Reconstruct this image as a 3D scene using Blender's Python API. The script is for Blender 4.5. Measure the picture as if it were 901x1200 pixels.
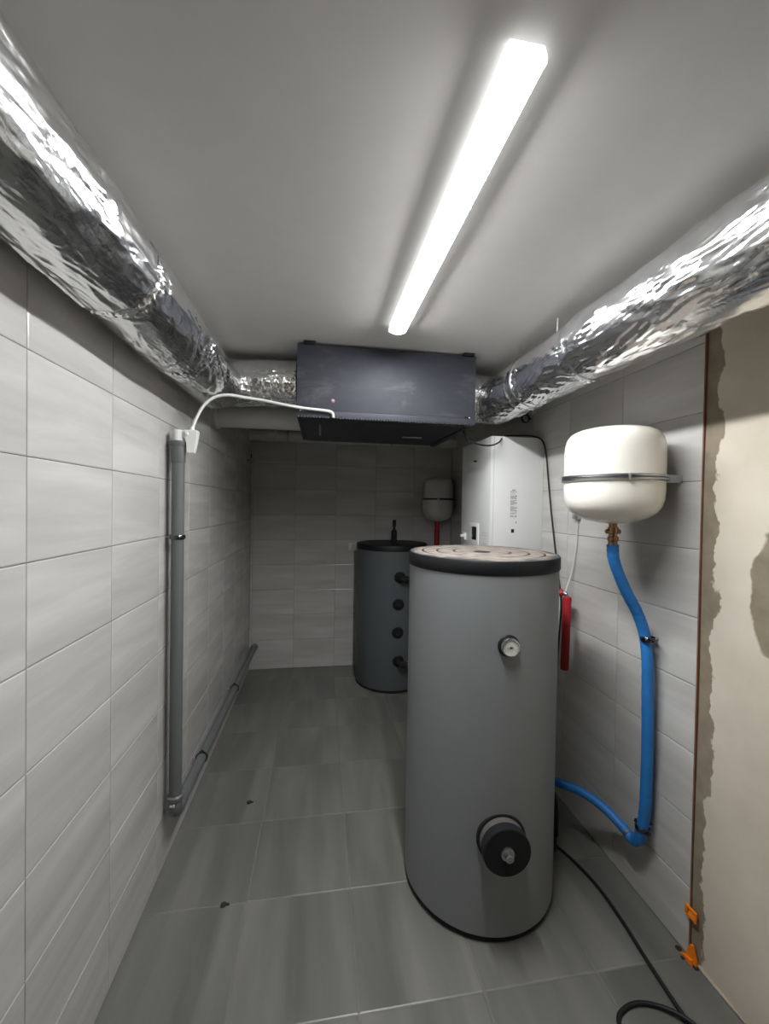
import bpy, bmesh, math, random
import numpy as np
from mathutils import Vector, Matrix

# ------------------------------------------------------------------ scene, camera, world, light level
for o in list(bpy.data.objects):
    bpy.data.objects.remove(o, do_unlink=True)
S = bpy.context.scene
COL = S.collection
PI = math.pi
S.view_settings.view_transform = 'Standard'
S.view_settings.look = 'None'
S.view_settings.gamma = 1
S.view_settings.use_curve_mapping = False
S.view_settings.exposure = 0.75
LAMP_STRENGTH = 88.0

CAMZ = 1.6392
cd = bpy.data.cameras.new('camera')
cam = bpy.data.objects.new('camera', cd)
COL.objects.link(cam)
cd.sensor_fit = 'HORIZONTAL'
cd.sensor_width = 36
cd.lens = 475.06 / 901 * 36
cd.clip_start = 0.02
cam.matrix_world = Matrix(((0.987756, -0.013983, -0.155377, 0),
                           (-0.155132, 0.017202, -0.987744, 0),
                           (0.016484, 0.999754, 0.014823, CAMZ),
                           (0, 0, 0, 1)))
S.camera = cam

w = bpy.data.worlds.new('world')
S.world = w
w.use_nodes = True
w.node_tree.nodes['Background'].inputs[0].default_value = (0.5, 0.52, 0.55, 1)
w.node_tree.nodes['Background'].inputs[1].default_value = 0.2

random.seed(7)
XL, XR, YB, YF, ZC = -0.679, 1.361, 4.133, -1.3, 2.49
TT = 0.008                                   # tile thickness


# ------------------------------------------------------------------ materials
def lin(r, g, b):
    f = lambda c: (c / 255 / 12.92) if c / 255 <= .04045 else ((c / 255 + .055) / 1.055) ** 2.4
    return (f(r), f(g), f(b), 1)


class Mat:
    def __init__(s, name):
        s.m = bpy.data.materials.new(name)
        s.m.use_nodes = True
        s.nt = s.m.node_tree
        s.b = s.nt.nodes['Principled BSDF']

    def n(s, t, **kw):
        x = s.nt.nodes.new(t)
        for k, v in kw.items():
            if k[0] == 'i' and k[1:].isdigit():
                x.inputs[int(k[1:])].default_value = v
            elif k.startswith('in_'):
                x.inputs[k[3:].replace('_', ' ')].default_value = v
            else:
                setattr(x, k, v)
        return x

    def l(s, a, b):
        s.nt.links.new(a, b)

    def coords(s, scale=(1, 1, 1), rnd=False):
        tc = s.n('ShaderNodeTexCoord')
        mp = s.n('ShaderNodeMapping')
        mp.inputs['Scale'].default_value = scale
        s.l(tc.outputs['Object'], mp.inputs[0])
        if rnd:
            oi = s.n('ShaderNodeObjectInfo')
            vm = s.n('ShaderNodeVectorMath', operation='SCALE')
            cx = s.n('ShaderNodeCombineXYZ')
            for k in range(3):
                mm = s.n('ShaderNodeMath', operation='MULTIPLY')
                mm.inputs[1].default_value = 31.7 + 13.3 * k
                s.l(oi.outputs['Random'], mm.inputs[0])
                s.l(mm.outputs[0], cx.inputs[k])
            ad = s.n('ShaderNodeVectorMath', operation='ADD')
            s.l(mp.outputs[0], ad.inputs[0])
            s.l(cx.outputs[0], ad.inputs[1])
            s.nt.nodes.remove(vm)
            return ad.outputs[0]
        return mp.outputs[0]

    def noise(s, vec, scale, detail=3, rough=.5, dist=0.):
        x = s.n('ShaderNodeTexNoise')
        x.inputs['Scale'].default_value = scale
        x.inputs['Detail'].default_value = detail
        x.inputs['Roughness'].default_value = rough
        x.inputs['Distortion'].default_value = dist
        s.l(vec, x.inputs['Vector'])
        return x.outputs['Fac']

    def ramp(s, fac, stops):
        r = s.n('ShaderNodeValToRGB')
        e = r.color_ramp.elements
        while len(e) < len(stops):
            e.new(.5)
        for k, (p, c) in enumerate(stops):
            e[k].position = p
            e[k].color = c if len(c) == 4 else (*c, 1)
        s.l(fac, r.inputs[0])
        return r.outputs[0]

    def bump(s, h, strength, dist=.002, prev=None):
        b = s.n('ShaderNodeBump')
        b.inputs['Strength'].default_value = strength
        b.inputs['Distance'].default_value = dist
        s.l(h, b.inputs['Height'])
        if prev is not None:
            s.l(prev, b.inputs['Normal'])
        return b.outputs[0]


def plain(name, rgb, rough=.5, metal=0., bumpiness=0., bscale=200, coat=0., var=.0, spec=.5):
    m = Mat(name)
    m.b.inputs['Roughness'].default_value = rough
    m.b.inputs['Metallic'].default_value = metal
    m.b.inputs['Coat Weight'].default_value = coat
    m.b.inputs['Specular IOR Level'].default_value = spec
    c = lin(*rgb)
    v = m.coords()
    nz = m.noise(v, 9, 4, .6)
    a = tuple(x * (1 - var) for x in c[:3]) + (1,)
    b = tuple(min(1, x * (1 + var)) for x in c[:3]) + (1,)
    m.l(m.ramp(nz, [(.3, a), (.7, b)]), m.b.inputs['Base Color'])
    if bumpiness:
        m.l(m.bump(m.noise(v, bscale, 3), bumpiness, .001), m.b.inputs['Normal'])
    return m.m


def tile_material(name, stretch, dark, mid, light, rough, bstr, fine):
    """ceramic tile: streaks along the long side, gentle wavy relief, every tile its own cut of the pattern"""
    m = Mat(name)
    v = m.coords(stretch, True)
    n1 = m.noise(v, 1.0, 5, .55, .35)
    col = m.ramp(n1, [(.30, dark), (.5, mid), (.68, light)])
    n2 = m.noise(v, fine, 3, .6)
    mx = m.n('ShaderNodeMix', data_type='RGBA', blend_type='OVERLAY')
    mx.inputs[0].default_value = .10
    m.l(col, mx.inputs[6])
    m.l(m.ramp(n2, [(.3, (.3, .3, .3)), (.7, (.7, .7, .7))]), mx.inputs[7])
    m.l(mx.outputs[2], m.b.inputs['Base Color'])
    m.b.inputs['Roughness'].default_value = rough
    n3 = m.noise(v, .8, 2, .4, .2)
    m.l(m.bump(n3, bstr, .004), m.b.inputs['Normal'])
    return m.m


M = {}
# wall tiles lie in the object's xy plane? local x = along wall, local z = up
M['tile_wall'] = tile_material('wall_tile_glaze', (1.1, 1.1, 9), lin(178, 175, 170), lin(188, 186, 182), lin(201, 199, 195), .19, .38, 2.2)
M['tile_floor'] = tile_material('floor_tile_glaze', (7, 1.0, 1), lin(94, 95, 90), lin(106, 106, 101), lin(119, 118, 112), .36, .06, 2.0)
M['grout_wall'] = plain('wall_grout', (130, 125, 117), .9, bumpiness=.3, var=.15)
M['grout_floor'] = plain('floor_grout', (118, 114, 105), .9, bumpiness=.3, var=.2)
M['ceiling'] = plain('ceiling_paint', (204, 202, 199), .9, bumpiness=.08, bscale=120, var=.02)
M['terracotta'] = plain('tile_body_edge', (128, 92, 72), .9, var=.2)


def plaster_material():
    m = Mat('bare_plaster')
    tc = m.n('ShaderNodeTexCoord')
    sp = m.n('ShaderNodeSeparateXYZ')
    m.l(tc.outputs['Object'], sp.inputs[0])
    v = m.coords((1, 1, 1))
    big = m.noise(v, 2.3, 4, .55)
    base = m.ramp(big, [(.3, lin(190, 180, 163)), (.55, lin(206, 197, 181)), (.75, lin(214, 206, 191))])
    # adhesive smear along the tile edge (local y grows away from the edge towards the room's front)
    edge = m.noise(m.coords((1, 3, 2.2)), 2.0, 6, .6)
    wid = m.n('ShaderNodeMapRange')
    wid.inputs[1].default_value, wid.inputs[2].default_value = .25, .75
    wid.inputs[3].default_value, wid.inputs[4].default_value = .006, .098
    m.l(edge, wid.inputs[0])
    lt = m.n('ShaderNodeMath', operation='SUBTRACT')
    m.l(wid.outputs[0], lt.inputs[0])
    m.l(sp.outputs['Y'], lt.inputs[1])
    sm = m.n('ShaderNodeMapRange')
    sm.inputs[1].default_value, sm.inputs[2].default_value = -.001, .004
    m.l(lt.outputs[0], sm.inputs[0])
    # second dull patch about 0.25 m from the edge, at chest height
    pn = m.noise(v, 5.0, 4, .6)
    cyy = m.n('ShaderNodeCombineXYZ')
    m.l(sp.outputs['Y'], cyy.inputs[1])
    m.l(sp.outputs['Z'], cyy.inputs[2])
    sb = m.n('ShaderNodeVectorMath', operation='SUBTRACT')
    sb.inputs[1].default_value = (0, .245, 1.38)
    m.l(cyy.outputs[0], sb.inputs[0])
    scv = m.n('ShaderNodeVectorMath', operation='MULTIPLY')
    scv.inputs[1].default_value = (0, 13, 4.6)
    m.l(sb.outputs[0], scv.inputs[0])
    ln = m.n('ShaderNodeVectorMath', operation='LENGTH')
    m.l(scv.outputs[0], ln.inputs[0])
    pa = m.n('ShaderNodeMath', operation='ADD')
    m.l(ln.outputs['Value'], pa.inputs[0])
    m.l(pn, pa.inputs[1])
    pm = m.n('ShaderNodeMapRange')
    pm.inputs[1].default_value, pm.inputs[2].default_value = 1.50, 1.42
    m.l(pa.outputs[0], pm.inputs[0])
    mx0 = m.n('ShaderNodeMath', operation='MAXIMUM')
    m.l(sm.outputs[0], mx0.inputs[0])
    m.l(pm.outputs[0], mx0.inputs[1])
    dk = m.ramp(m.noise(v, 14, 3), [(.3, lin(124, 113, 96)), (.7, lin(144, 133, 115))])
    mx = m.n('ShaderNodeMix', data_type='RGBA')
    m.l(mx0.outputs[0], mx.inputs[0])
    m.l(base, mx.inputs[6])
    m.l(dk, mx.inputs[7])
    m.l(mx.outputs[2], m.b.inputs['Base Color'])
    m.b.inputs['Roughness'].default_value = .92
    m.l(m.bump(m.noise(v, 60, 5, .6), .25, .002), m.b.inputs['Normal'])
    return m.m


M['plaster'] = plaster_material()


def foil_material():
    m = Mat('crinkled_aluminium_foil')
    v = m.coords((3.0, 1.0, 3.0))
    a = m.noise(v, 9, 4, .6, .6)
    b = m.noise(m.coords((1, 1, 1)), 34, 4, .65, .5)
    nb = m.bump(a, .25, .006)
    nb = m.bump(b, .45, .0025, nb)
    m.l(nb, m.b.inputs['Normal'])
    m.l(m.ramp(a, [(.3, (.78, .79, .80)), (.7, (.9, .9, .9))]), m.b.inputs['Base Color'])
    m.b.inputs['Metallic'].default_value = 1
    m.b.inputs['Roughness'].default_value = .2
    return m.m


M['foil'] = foil_material()
M['foil_tape'] = plain('smooth_foil_tape', (205, 206, 208), .28, 1., bumpiness=.5, bscale=60)
def scuffed():
    m = Mat('anthracite_sheet_metal')
    v = m.coords((1, 1, 1))
    m.l(m.ramp(m.noise(m.coords((2.2, 2.2, 5)), 1.7, 6, .65, .4), [(.42, lin(54, 56, 63)), (.58, lin(60, 61, 67)), (.70, lin(80, 80, 84))]), m.b.inputs['Base Color'])
    m.b.inputs['Roughness'].default_value = .62
    m.b.inputs['Specular IOR Level'].default_value = .25
    m.l(m.bump(m.noise(v, 160, 3), .05, .001), m.b.inputs['Normal'])
    return m.m


M['ahu'] = scuffed()
M['ahu_under'] = plain('dark_underside_panel', (38, 41, 50), .5, .1, var=.06)
M['black'] = plain('black_plastic', (24, 25, 28), .5, var=.08, spec=.3)
M['rubber'] = plain('black_foam_rubber', (28, 29, 31), .8, spec=.3, bumpiness=.2, var=.08)
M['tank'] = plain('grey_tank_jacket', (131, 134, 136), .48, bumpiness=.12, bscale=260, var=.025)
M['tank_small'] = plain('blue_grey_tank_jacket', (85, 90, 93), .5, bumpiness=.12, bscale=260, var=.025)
M['white_enamel'] = plain('cream_white_enamel', (236, 232, 222), .22, coat=.3, var=.01)
M['grey_enamel'] = plain('dull_white_enamel', (196, 194, 188), .35, var=.01)
M['white'] = plain('white_plastic', (226, 226, 222), .4, var=.01)
M['white_metal'] = plain('white_powder_coat', (222, 223, 221), .38, var=.012)
M['steel'] = plain('galvanised_steel', (176, 178, 180), .32, 1., bumpiness=.1, var=.06)
M['brass'] = plain('brass', (150, 122, 88), .38, 1., var=.12)
M['clamp_metal'] = plain('dark_bright_clamp_metal', (104, 106, 108), .16, 1.)
M['chrome'] = plain('chrome', (215, 215, 218), .12, 1.)
M['blue'] = plain('blue_pipe_foam', (38, 116, 188), .5, bumpiness=.7, bscale=60, var=.14)
M['red'] = plain('red_pipe_foam', (156, 24, 32), .6, bumpiness=.4, bscale=80, var=.12)
M['pvc'] = plain('grey_drain_pvc', (98, 101, 100), .38, var=.03)
M['duct_grey'] = plain('pale_grey_pipe', (206, 204, 199), .5, var=.05, bumpiness=.08)
M['taupe'] = plain('taupe_foam', (92, 89, 84), .8, bumpiness=.2, var=.06)
M['orange'] = plain('orange_clip_plastic', (238, 128, 22), .4, var=.06)
M['ink'] = plain('grey_print', (74, 76, 80), .6)
M['ink_pale'] = plain('pale_print', (196, 198, 198), .5)
M['screen'] = plain('dark_display', (24, 28, 34), .15)
M['panel_grey'] = plain('grey_control_panel', (196, 198, 198), .4)
M['pink'] = plain('faded_pink_plug', (140, 108, 104), .6)
M['hose_white'] = plain('milky_hose', (198, 199, 195), .3, var=.02)
M['mortar'] = plain('pale_filler', (178, 166, 146), .95, bumpiness=.5, var=.12)
M['dirt'] = plain('dark_debris', (40, 38, 36), .9, var=.2)


def dusty_lid():
    m = Mat('dusty_black_lid_top')
    tc = m.n('ShaderNodeTexCoord')
    mp = m.n('ShaderNodeMapping')
    mp.inputs['Scale'].default_value = (1, 1, 0)
    m.l(tc.outputs['Object'], mp.inputs[0])
    ln = m.n('ShaderNodeVectorMath', operation='LENGTH')
    m.l(mp.outputs[0], ln.inputs[0])
    v = m.coords((1, 1, 1))
    nz = m.noise(v, 7, 5, .65)
    ad = m.n('ShaderNodeMath', operation='MULTIPLY_ADD')
    ad.inputs[1].default_value = .16
    m.l(nz, ad.inputs[0])
    m.l(ln.outputs['Value'], ad.inputs[2])
    mask = m.n('ShaderNodeMapRange')
    mask.inputs[1].default_value, mask.inputs[2].default_value = .395, .365
    m.l(ad.outputs[0], mask.inputs[0])
    dust = m.ramp(m.noise(v, 18, 5, .6), [(.3, lin(92, 84, 78)), (.7, lin(138, 129, 120))])
    mx = m.n('ShaderNodeMix', data_type='RGBA')
    m.l(mask.outputs[0], mx.inputs[0])
    mx.inputs[6].default_value = lin(58, 55, 52)
    m.l(dust, mx.inputs[7])
    m.l(mx.outputs[2], m.b.inputs['Base Color'])
    m.b.inputs['Roughness'].default_value = .8
    return m.m


M['lid_dust'] = dusty_lid()


def emitter(name, rgb, strength):
    m = Mat(name)
    m.b.inputs['Base Color'].default_value = (.9, .9, .9, 1)
    m.b.inputs['Emission Color'].default_value = (*rgb, 1)
    m.b.inputs['Emission Strength'].default_value = strength
    return m.m


M['opal_cap'] = emitter('backlit_opal_end_cap', (.97, .985, 1.0), 1.3)
M['diffuser'] = emitter('lit_lamp_diffuser', (.97, .985, 1.0), LAMP_STRENGTH)


# ------------------------------------------------------------------ geometry helpers (world coordinates, lists of verts and faces)
class G:
    def __init__(s):
        s.v, s.f = [], []

    def add(s, v, f):
        k = len(s.v)
        s.v += [tuple(p) for p in v]
        s.f += [tuple(i + k for i in q) for q in f]
        return s

    def box(s, a, b, bev=0.):
        (x0, y0, z0), (x1, y1, z1) = a, b
        if not bev:
            v = [(x0, y0, z0), (x1, y0, z0), (x1, y1, z0), (x0, y1, z0), (x0, y0, z1), (x1, y0, z1), (x1, y1, z1), (x0, y1, z1)]
            return s.add(v, [(3, 2, 1, 0), (4, 5, 6, 7), (0, 1, 5, 4), (1, 2, 6, 5), (2, 3, 7, 6), (3, 0, 4, 7)])
        bm = bmesh.new()
        bmesh.ops.create_cube(bm, size=1)
        for p in bm.verts:
            p.co = Vector(((x0 + x1) / 2 + p.co.x * (x1 - x0), (y0 + y1) / 2 + p.co.y * (y1 - y0), (z0 + z1) / 2 + p.co.z * (z1 - z0)))
        bmesh.ops.bevel(bm, geom=bm.edges[:], offset=bev, segments=2, affect='EDGES', profile=.5)
        bm.verts.index_update()
        s.add([p.co[:] for p in bm.verts], [[q.index for q in f.verts] for f in bm.faces])
        bm.free()
        return s

    def lathe(s, prof, o=(0, 0, 0), ax=(0, 0, 1), n=48, caps=True):
        """prof: (radius, distance along ax)"""
        ax = Vector(ax).normalized()
        u = ax.orthogonal().normalized()
        w_ = ax.cross(u)
        o = Vector(o)
        v, f = [], []
        for r, h in prof:
            for k in range(n):
                t = 2 * PI * k / n
                v.append(o + ax * h + (u * math.cos(t) + w_ * math.sin(t)) * r)
        m = len(prof)
        for i in range(m - 1):
            for k in range(n):
                k2 = (k + 1) % n
                f.append((i * n + k, i * n + k2, (i + 1) * n + k2, (i + 1) * n + k))
        if caps:
            f.append(tuple(range(n - 1, -1, -1)))
            f.append(tuple((m - 1) * n + k for k in range(n)))
        return s.add(v, f)

    def cyl(s, a, b, r, n=24):
        d = Vector(b) - Vector(a)
        return s.lathe([(r, 0), (r, d.length)], a, d, n)

    def tube(s, pts, r, n=12, res=8, caps=True, smooth=True):
        P = path(pts, res) if smooth else [Vector(p) for p in pts]
        T = [(P[min(i + 1, len(P) - 1)] - P[max(i - 1, 0)]).normalized() for i in range(len(P))]
        u = T[0].orthogonal().normalized()
        v, f = [], []
        for i, p in enumerate(P):
            u = (u - T[i] * u.dot(T[i])).normalized()
            w_ = T[i].cross(u)
            rr = r(i / (len(P) - 1)) if callable(r) else r
            for k in range(n):
                t = 2 * PI * k / n
                v.append(p + (u * math.cos(t) + w_ * math.sin(t)) * rr)
        for i in range(len(P) - 1):
            for k in range(n):
                k2 = (k + 1) % n
                f.append((i * n + k, i * n + k2, (i + 1) * n + k2, (i + 1) * n + k))
        if caps:
            f.append(tuple(range(n - 1, -1, -1)))
            f.append(tuple((len(P) - 1) * n + k for k in range(n)))
        return s.add(v, f)

    def torus(s, o, ax, R, r, n=40, m=8, a0=0., a1=2 * PI, flat=1., ref=None):
        """ring of tube radius r about ax; flat stretches the section along ax"""
        ax = Vector(ax).normalized()
        u = Vector(ref).normalized() if ref else ax.orthogonal().normalized()
        w_ = ax.cross(u)
        o = Vector(o)
        full = abs(a1 - a0 - 2 * PI) < 1e-6
        c = n if full else n + 1
        v, f = [], []
        for i in range(c):
            t = a0 + (a1 - a0) * i / n
            d = u * math.cos(t) + w_ * math.sin(t)
            for k in range(m):
                q = 2 * PI * k / m
                v.append(o + d * (R + r * math.cos(q)) + ax * (r * flat * math.sin(q)))
        for i in range(n):
            j = (i + 1) % c
            for k in range(m):
                k2 = (k + 1) % m
                f.append((i * m + k, j * m + k, j * m + k2, i * m + k2))
        if not full:
            f.append(tuple(range(m)))
            f.append(tuple(n * m + k for k in range(m - 1, -1, -1)))
        return s.add(v, f)

    def prism(s, poly, a, b, plane='xz'):
        """poly in a plane, extruded along the third axis from a to b"""
        ix = {'xz': lambda p, d: (p[0], d, p[1]), 'yz': lambda p, d: (d, p[0], p[1]), 'xy': lambda p, d: (p[0], p[1], d)}[plane]
        n = len(poly)
        v = [ix(p, a) for p in poly] + [ix(p, b) for p in poly]
        f = [tuple(range(n)), tuple(range(2 * n - 1, n - 1, -1))] + [(k, n + k, n + (k + 1) % n, (k + 1) % n) for k in range(n)]
        return s.add(v, f)


def path(pts, res=8):
    P = [Vector(p) for p in pts]
    if len(P) < 3:
        return P
    Q = [P[0] * 2 - P[1]] + P + [P[-1] * 2 - P[-2]]
    out = []
    for i in range(1, len(Q) - 2):
        p0, p1, p2, p3 = Q[i - 1:i + 3]
        for k in range(res):
            t = k / res
            out.append(.5 * ((2 * p1) + (p2 - p0) * t + (2 * p0 - 5 * p1 + 4 * p2 - p3) * t * t + (3 * p1 - p0 - 3 * p2 + p3) * t ** 3))
    out.append(P[-1])
    return out


def wpos(o):
    p = Vector(o.location)
    while o.parent:
        o = o.parent
        p += o.location
    return p


def obj(name, g, mat, parent=None, smooth=True, angle=32, loc=None):
    me = bpy.data.meshes.new(name)
    off = Vector(loc) if loc is not None else (wpos(parent) if parent else Vector((0, 0, 0)))
    me.from_pydata([tuple(Vector(p) - off) for p in g.v], [], g.f)
    bm = bmesh.new()
    bm.from_mesh(me)
    bmesh.ops.recalc_face_normals(bm, faces=bm.faces[:])
    bm.to_mesh(me)
    bm.free()
    if smooth:
        me.polygons.foreach_set('use_smooth', [True] * len(me.polygons))
        me.set_sharp_from_angle(angle=math.radians(angle))
    me.materials.append(M[mat])
    o = bpy.data.objects.new(name, me)
    COL.objects.link(o)
    if parent:
        o.parent = parent
        if loc is not None:
            o.location = off - wpos(parent)
    elif loc is not None:
        o.location = off
    return o


def tag(o, label, cat=None, group=None, kind=None):
    if label:
        o['label'] = label
    if cat:
        o['category'] = cat
    if group:
        o['group'] = group
    if kind:
        o['kind'] = kind
    return o


def thing(name, label, cat, loc, group=None):
    o = bpy.data.objects.new(name, None)
    COL.objects.link(o)
    o.location = loc
    o.empty_display_size = .05
    return tag(o, label, cat, group)


def part(name, g, mat, parent, label=None, **kw):
    return tag(obj(name, g, mat, parent, **kw), label)


def plainmesh(name, g, mat, label, cat, loc, group=None, **kw):
    return tag(obj(name, g, mat, None, loc=loc, **kw), label, cat, group)


# ------------------------------------------------------------------ the room
def tile_geo(w_, h_):
    """tile in local x (width) and z (height), face towards -y, soft pressed edge; 9 faces"""
    b, c = .0035, .0012
    o = [(0, 0), (w_, 0), (w_, h_), (0, h_)]
    i = [(b, b), (w_ - b, b), (w_ - b, h_ - b), (b, h_ - b)]
    v = [(x, 0, z) for x, z in o] + [(x, -TT + c, z) for x, z in o] + [(x, -TT, z) for x, z in i]
    f = [(8, 9, 10, 11)]
    for k in range(4):
        j = (k + 1) % 4
        f += [(k, j, 4 + j, 4 + k), (4 + k, 4 + j, 8 + j, 8 + k)]
    return v, f


TM = {}


def add_tile(parent, w_, h_, loc, rotz, rotx=0., mat='tile_wall'):
    key = (round(w_, 4), round(h_, 4), mat)
    if key not in TM:
        me = bpy.data.meshes.new('tile')
        v, f = tile_geo(w_, h_)
        me.from_pydata(v, [], f)
        me.materials.append(M[mat])
        TM[key] = me
    o = bpy.data.objects.new('tile', TM[key])
    COL.objects.link(o)
    o.parent = parent
    o.location = loc
    o.rotation_euler = (rotx, 0, rotz)
    return o


def cuts(start, step, lo, hi):
    k = math.floor((lo - start) / step)
    out = []
    while start + k * step < hi - 1e-6:
        a, b = max(lo, start + k * step), min(hi, start + (k + 1) * step)
        if b - a > .012:
            out.append((a, b))
        k += 1
    return out


J = .0010                                     # half a joint
BEH = .09
# left wall: grout face at x = XL - TT, tiles proud to XL
wl_ = tag(obj('wall_left', G().box((XL - BEH, YF, 0), (XL - TT + .0012, YB + .1, ZC)), 'grout_wall', smooth=False),
          'left wall of pale grey wavy tiles running beside the drain pipe', 'wall', kind='structure')
for a, b in cuts(1.0675, .3937, YF, YB):
    for c, d in cuts(-.0086, .25, 0, ZC):
        # face must look to +x: local -y -> +x means rotz = +90
        add_tile(wl_, b - a - 2 * J, d - c - 2 * J, (XL - TT, a + J, c + J), PI / 2)
wb_ = tag(obj('wall_back', G().box((XL, YB + TT - .0012, 0), (XR + .1, YB + .1, ZC)), 'grout_wall', smooth=False),
          'back wall of grey tiles behind the smaller tank', 'wall', kind='structure')
for a, b in cuts(-.6574 - .4045, .4045, XL, XR):
    rows = [(0, .2878)] + cuts(.0378, .25, .2878, ZC)
    for c, d in rows:
        add_tile(wb_, b - a - 2 * J, d - c - 2 * J, (a + J, YB + TT, c + J), 0)
EDGE = 1.2735
wr_ = tag(obj('wall_right', G().box((XR + TT - .0012, EDGE, 0), (XR + BEH, YB, ZC)), 'grout_wall', smooth=False),
          'right wall tiled pale grey up to a raw edge beside bare plaster', 'wall', kind='structure')
for a, b in cuts(EDGE, .4011, EDGE, YB):
    for c, d in cuts(-.0014, .25, 0, ZC):
        add_tile(wr_, b - a - 2 * J, d - c - 2 * J, (XR + TT, b - J, c + J), -PI / 2)
part('tile_edge_strip', G().box((XR - .0005, EDGE - .0035, 0), (XR + .012, EDGE + .001, ZC)), 'terracotta', wr_, 'raw brown edge of the tiling', smooth=False)
# bare plaster, a little behind the tile face; local origin at the tile edge, local y runs towards the room's front
pg = G()
ny, nz_ = 40, 50
L = EDGE - .0035 - YF
rng = random.Random(3)
pv = []
for j in range(nz_ + 1):
    for i in range(ny + 1):
        pv.append((-(.0022 * math.sin(i * .37 + 1) * math.sin(j * .23) + rng.uniform(-.0004, .0004)), L * i / ny, ZC * j / nz_))
pf = [(j * (ny + 1) + i, j * (ny + 1) + i + 1, (j + 1) * (ny + 1) + i + 1, (j + 1) * (ny + 1) + i) for j in range(nz_) for i in range(ny)]
k0 = len(pv)
pv += [(.08, 0, 0), (.08, L, 0), (.08, L, ZC), (.08, 0, ZC)]
pf += [(k0, k0 + 3, k0 + 2, k0 + 1)]
pg.add(pv, pf)
pl = tag(obj('wall_front_right', pg, 'plaster', angle=60), 'bare beige plaster with darker adhesive smears beside the tile edge', 'wall', kind='structure')
pl.location = (XR + .008, EDGE - .0035, 0)
pl.scale = (1, -1, 1)
fm = G()
rng = random.Random(5)
tp = []
yy = EDGE - .02
pts = []
while yy > YF + .02:
    pts.append((XR + .004, yy, .002 + rng.uniform(0, .002)))
    yy -= .035
fm.tube(pts, lambda t: .0045 + .0025 * math.sin(t * 61) * math.sin(t * 23), 8, 3)
tag(obj('trim_1', fm, 'mortar'), 'pale filler bead along the foot of the bare plaster', 'trim', kind='structure')
tag(obj('wall_front', G().box((XL, YF - .1, 0), (XR + .1, YF, ZC)), 'plaster', smooth=False), 'plain plaster wall behind the camera', 'wall', kind='structure')
tag(obj('ceiling', G().box((XL - BEH, YF - .1, ZC), (XR + .1, YB + .1, ZC + .1)), 'ceiling', smooth=False), 'plain grey painted ceiling carrying the lamp and ducts', 'ceiling', kind='structure')
fl = tag(obj('floor', G().box((XL - BEH, YF - .1, -.1), (XR + .1, YB + .1, -.0014)), 'grout_floor', smooth=False), 'floor of square grey stone-look tiles', 'floor', kind='structure')
for a, b in cuts(-.2765, .4218, XL, XR + .005):
    for c, d in cuts(1.2752, .4321, YF, YB):
        # lay the tile down: local z -> +y, face -y -> +z  (rotx = -90 about x gives y->-z ; use rotation +90 and flip)
        add_tile(fl, b - a - .004, d - c - .004, (a + .002, c + .002, -TT), 0, -PI / 2, 'tile_floor')


# fix for floor orientation: after rotx -90: (x,y,z) -> (x, z, -y): face -TT -> +TT, height -> +y

# ------------------------------------------------------------------ ceiling lamp
LX0, LX1, LY0, LY1 = .361, .344, .705, 1.90
t = thing('batten_lamp', 'long white lit batten lamp on the grey ceiling', 'lamp', (.3525, (LY0 + LY1) / 2, ZC))
yaw = math.atan2(LX1 - LX0, LY1 - LY0)


def lampgeo(prof, y0, y1):
    g = G()
    n = len(prof)
    v = []
    for y in (y0, y1):
        cx = LX0 + (LX1 - LX0) * (y - LY0) / (LY1 - LY0)
        v += [(cx + x, y, z) for x, z in prof]
    f = [(k, (k + 1) % n, n + (k + 1) % n, n + k) for k in range(n)] + [tuple(range(n)), tuple(range(2 * n - 1, n - 1, -1))]
    return g.add(v, f)


dif = [(.0385 * k / 7, ZC - .029 - .011 * (1 - (k / 7) ** 2)) for k in range(-7, 8)]
part('housing', lampgeo([(-.033, ZC), (-.0385, ZC - .005), (-.0385, ZC - .0292), (.0385, ZC - .0292), (.0385, ZC - .005), (.033, ZC)], LY0 + .012, LY1 - .012), 'opal_cap', t, smooth=False)
part('diffuser', lampgeo(dif, LY0 + .012, LY1 - .012), 'diffuser', t, 'glowing opal diffuser')
cap = [(-.034, ZC), (-.0402, ZC - .018)] + [(x * 1.04, z - .0005) for x, z in dif] + [(.0402, ZC - .018), (.034, ZC)]
part('end_cap', lampgeo(cap, LY0, LY0 + .012), 'opal_cap', t)
part('end_cap', lampgeo(cap, LY1 - .012, LY1), 'opal_cap', t)


# ------------------------------------------------------------------ foil ducts
def vnoise(p, seed):
    """vectorised gradient-free lattice noise, p (n,3)"""
    i = np.floor(p).astype(np.int64)
    f = p - i
    u = f * f * f * (f * (f * 6 - 15) + 10)

    def h(a):
        x = (a[:, 0] * 374761393 + a[:, 1] * 668265263 + a[:, 2] * 2147483647 + seed * 974711) & 0xffffffff
        x = ((x ^ (x >> 13)) * 1274126177) & 0xffffffff
        x = ((x ^ (x >> 16)) * 2246822519) & 0xffffffff
        return ((x ^ (x >> 15)) & 0xffff) / 65535.0 * 2 - 1
    r = 0
    for dx in (0, 1):
        for dy in (0, 1):
            for dz in (0, 1):
                wgt = (u[:, 0] if dx else 1 - u[:, 0]) * (u[:, 1] if dy else 1 - u[:, 1]) * (u[:, 2] if dz else 1 - u[:, 2])
                r = r + wgt * h(i + np.array([dx, dy, dz]))
    return r


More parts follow.
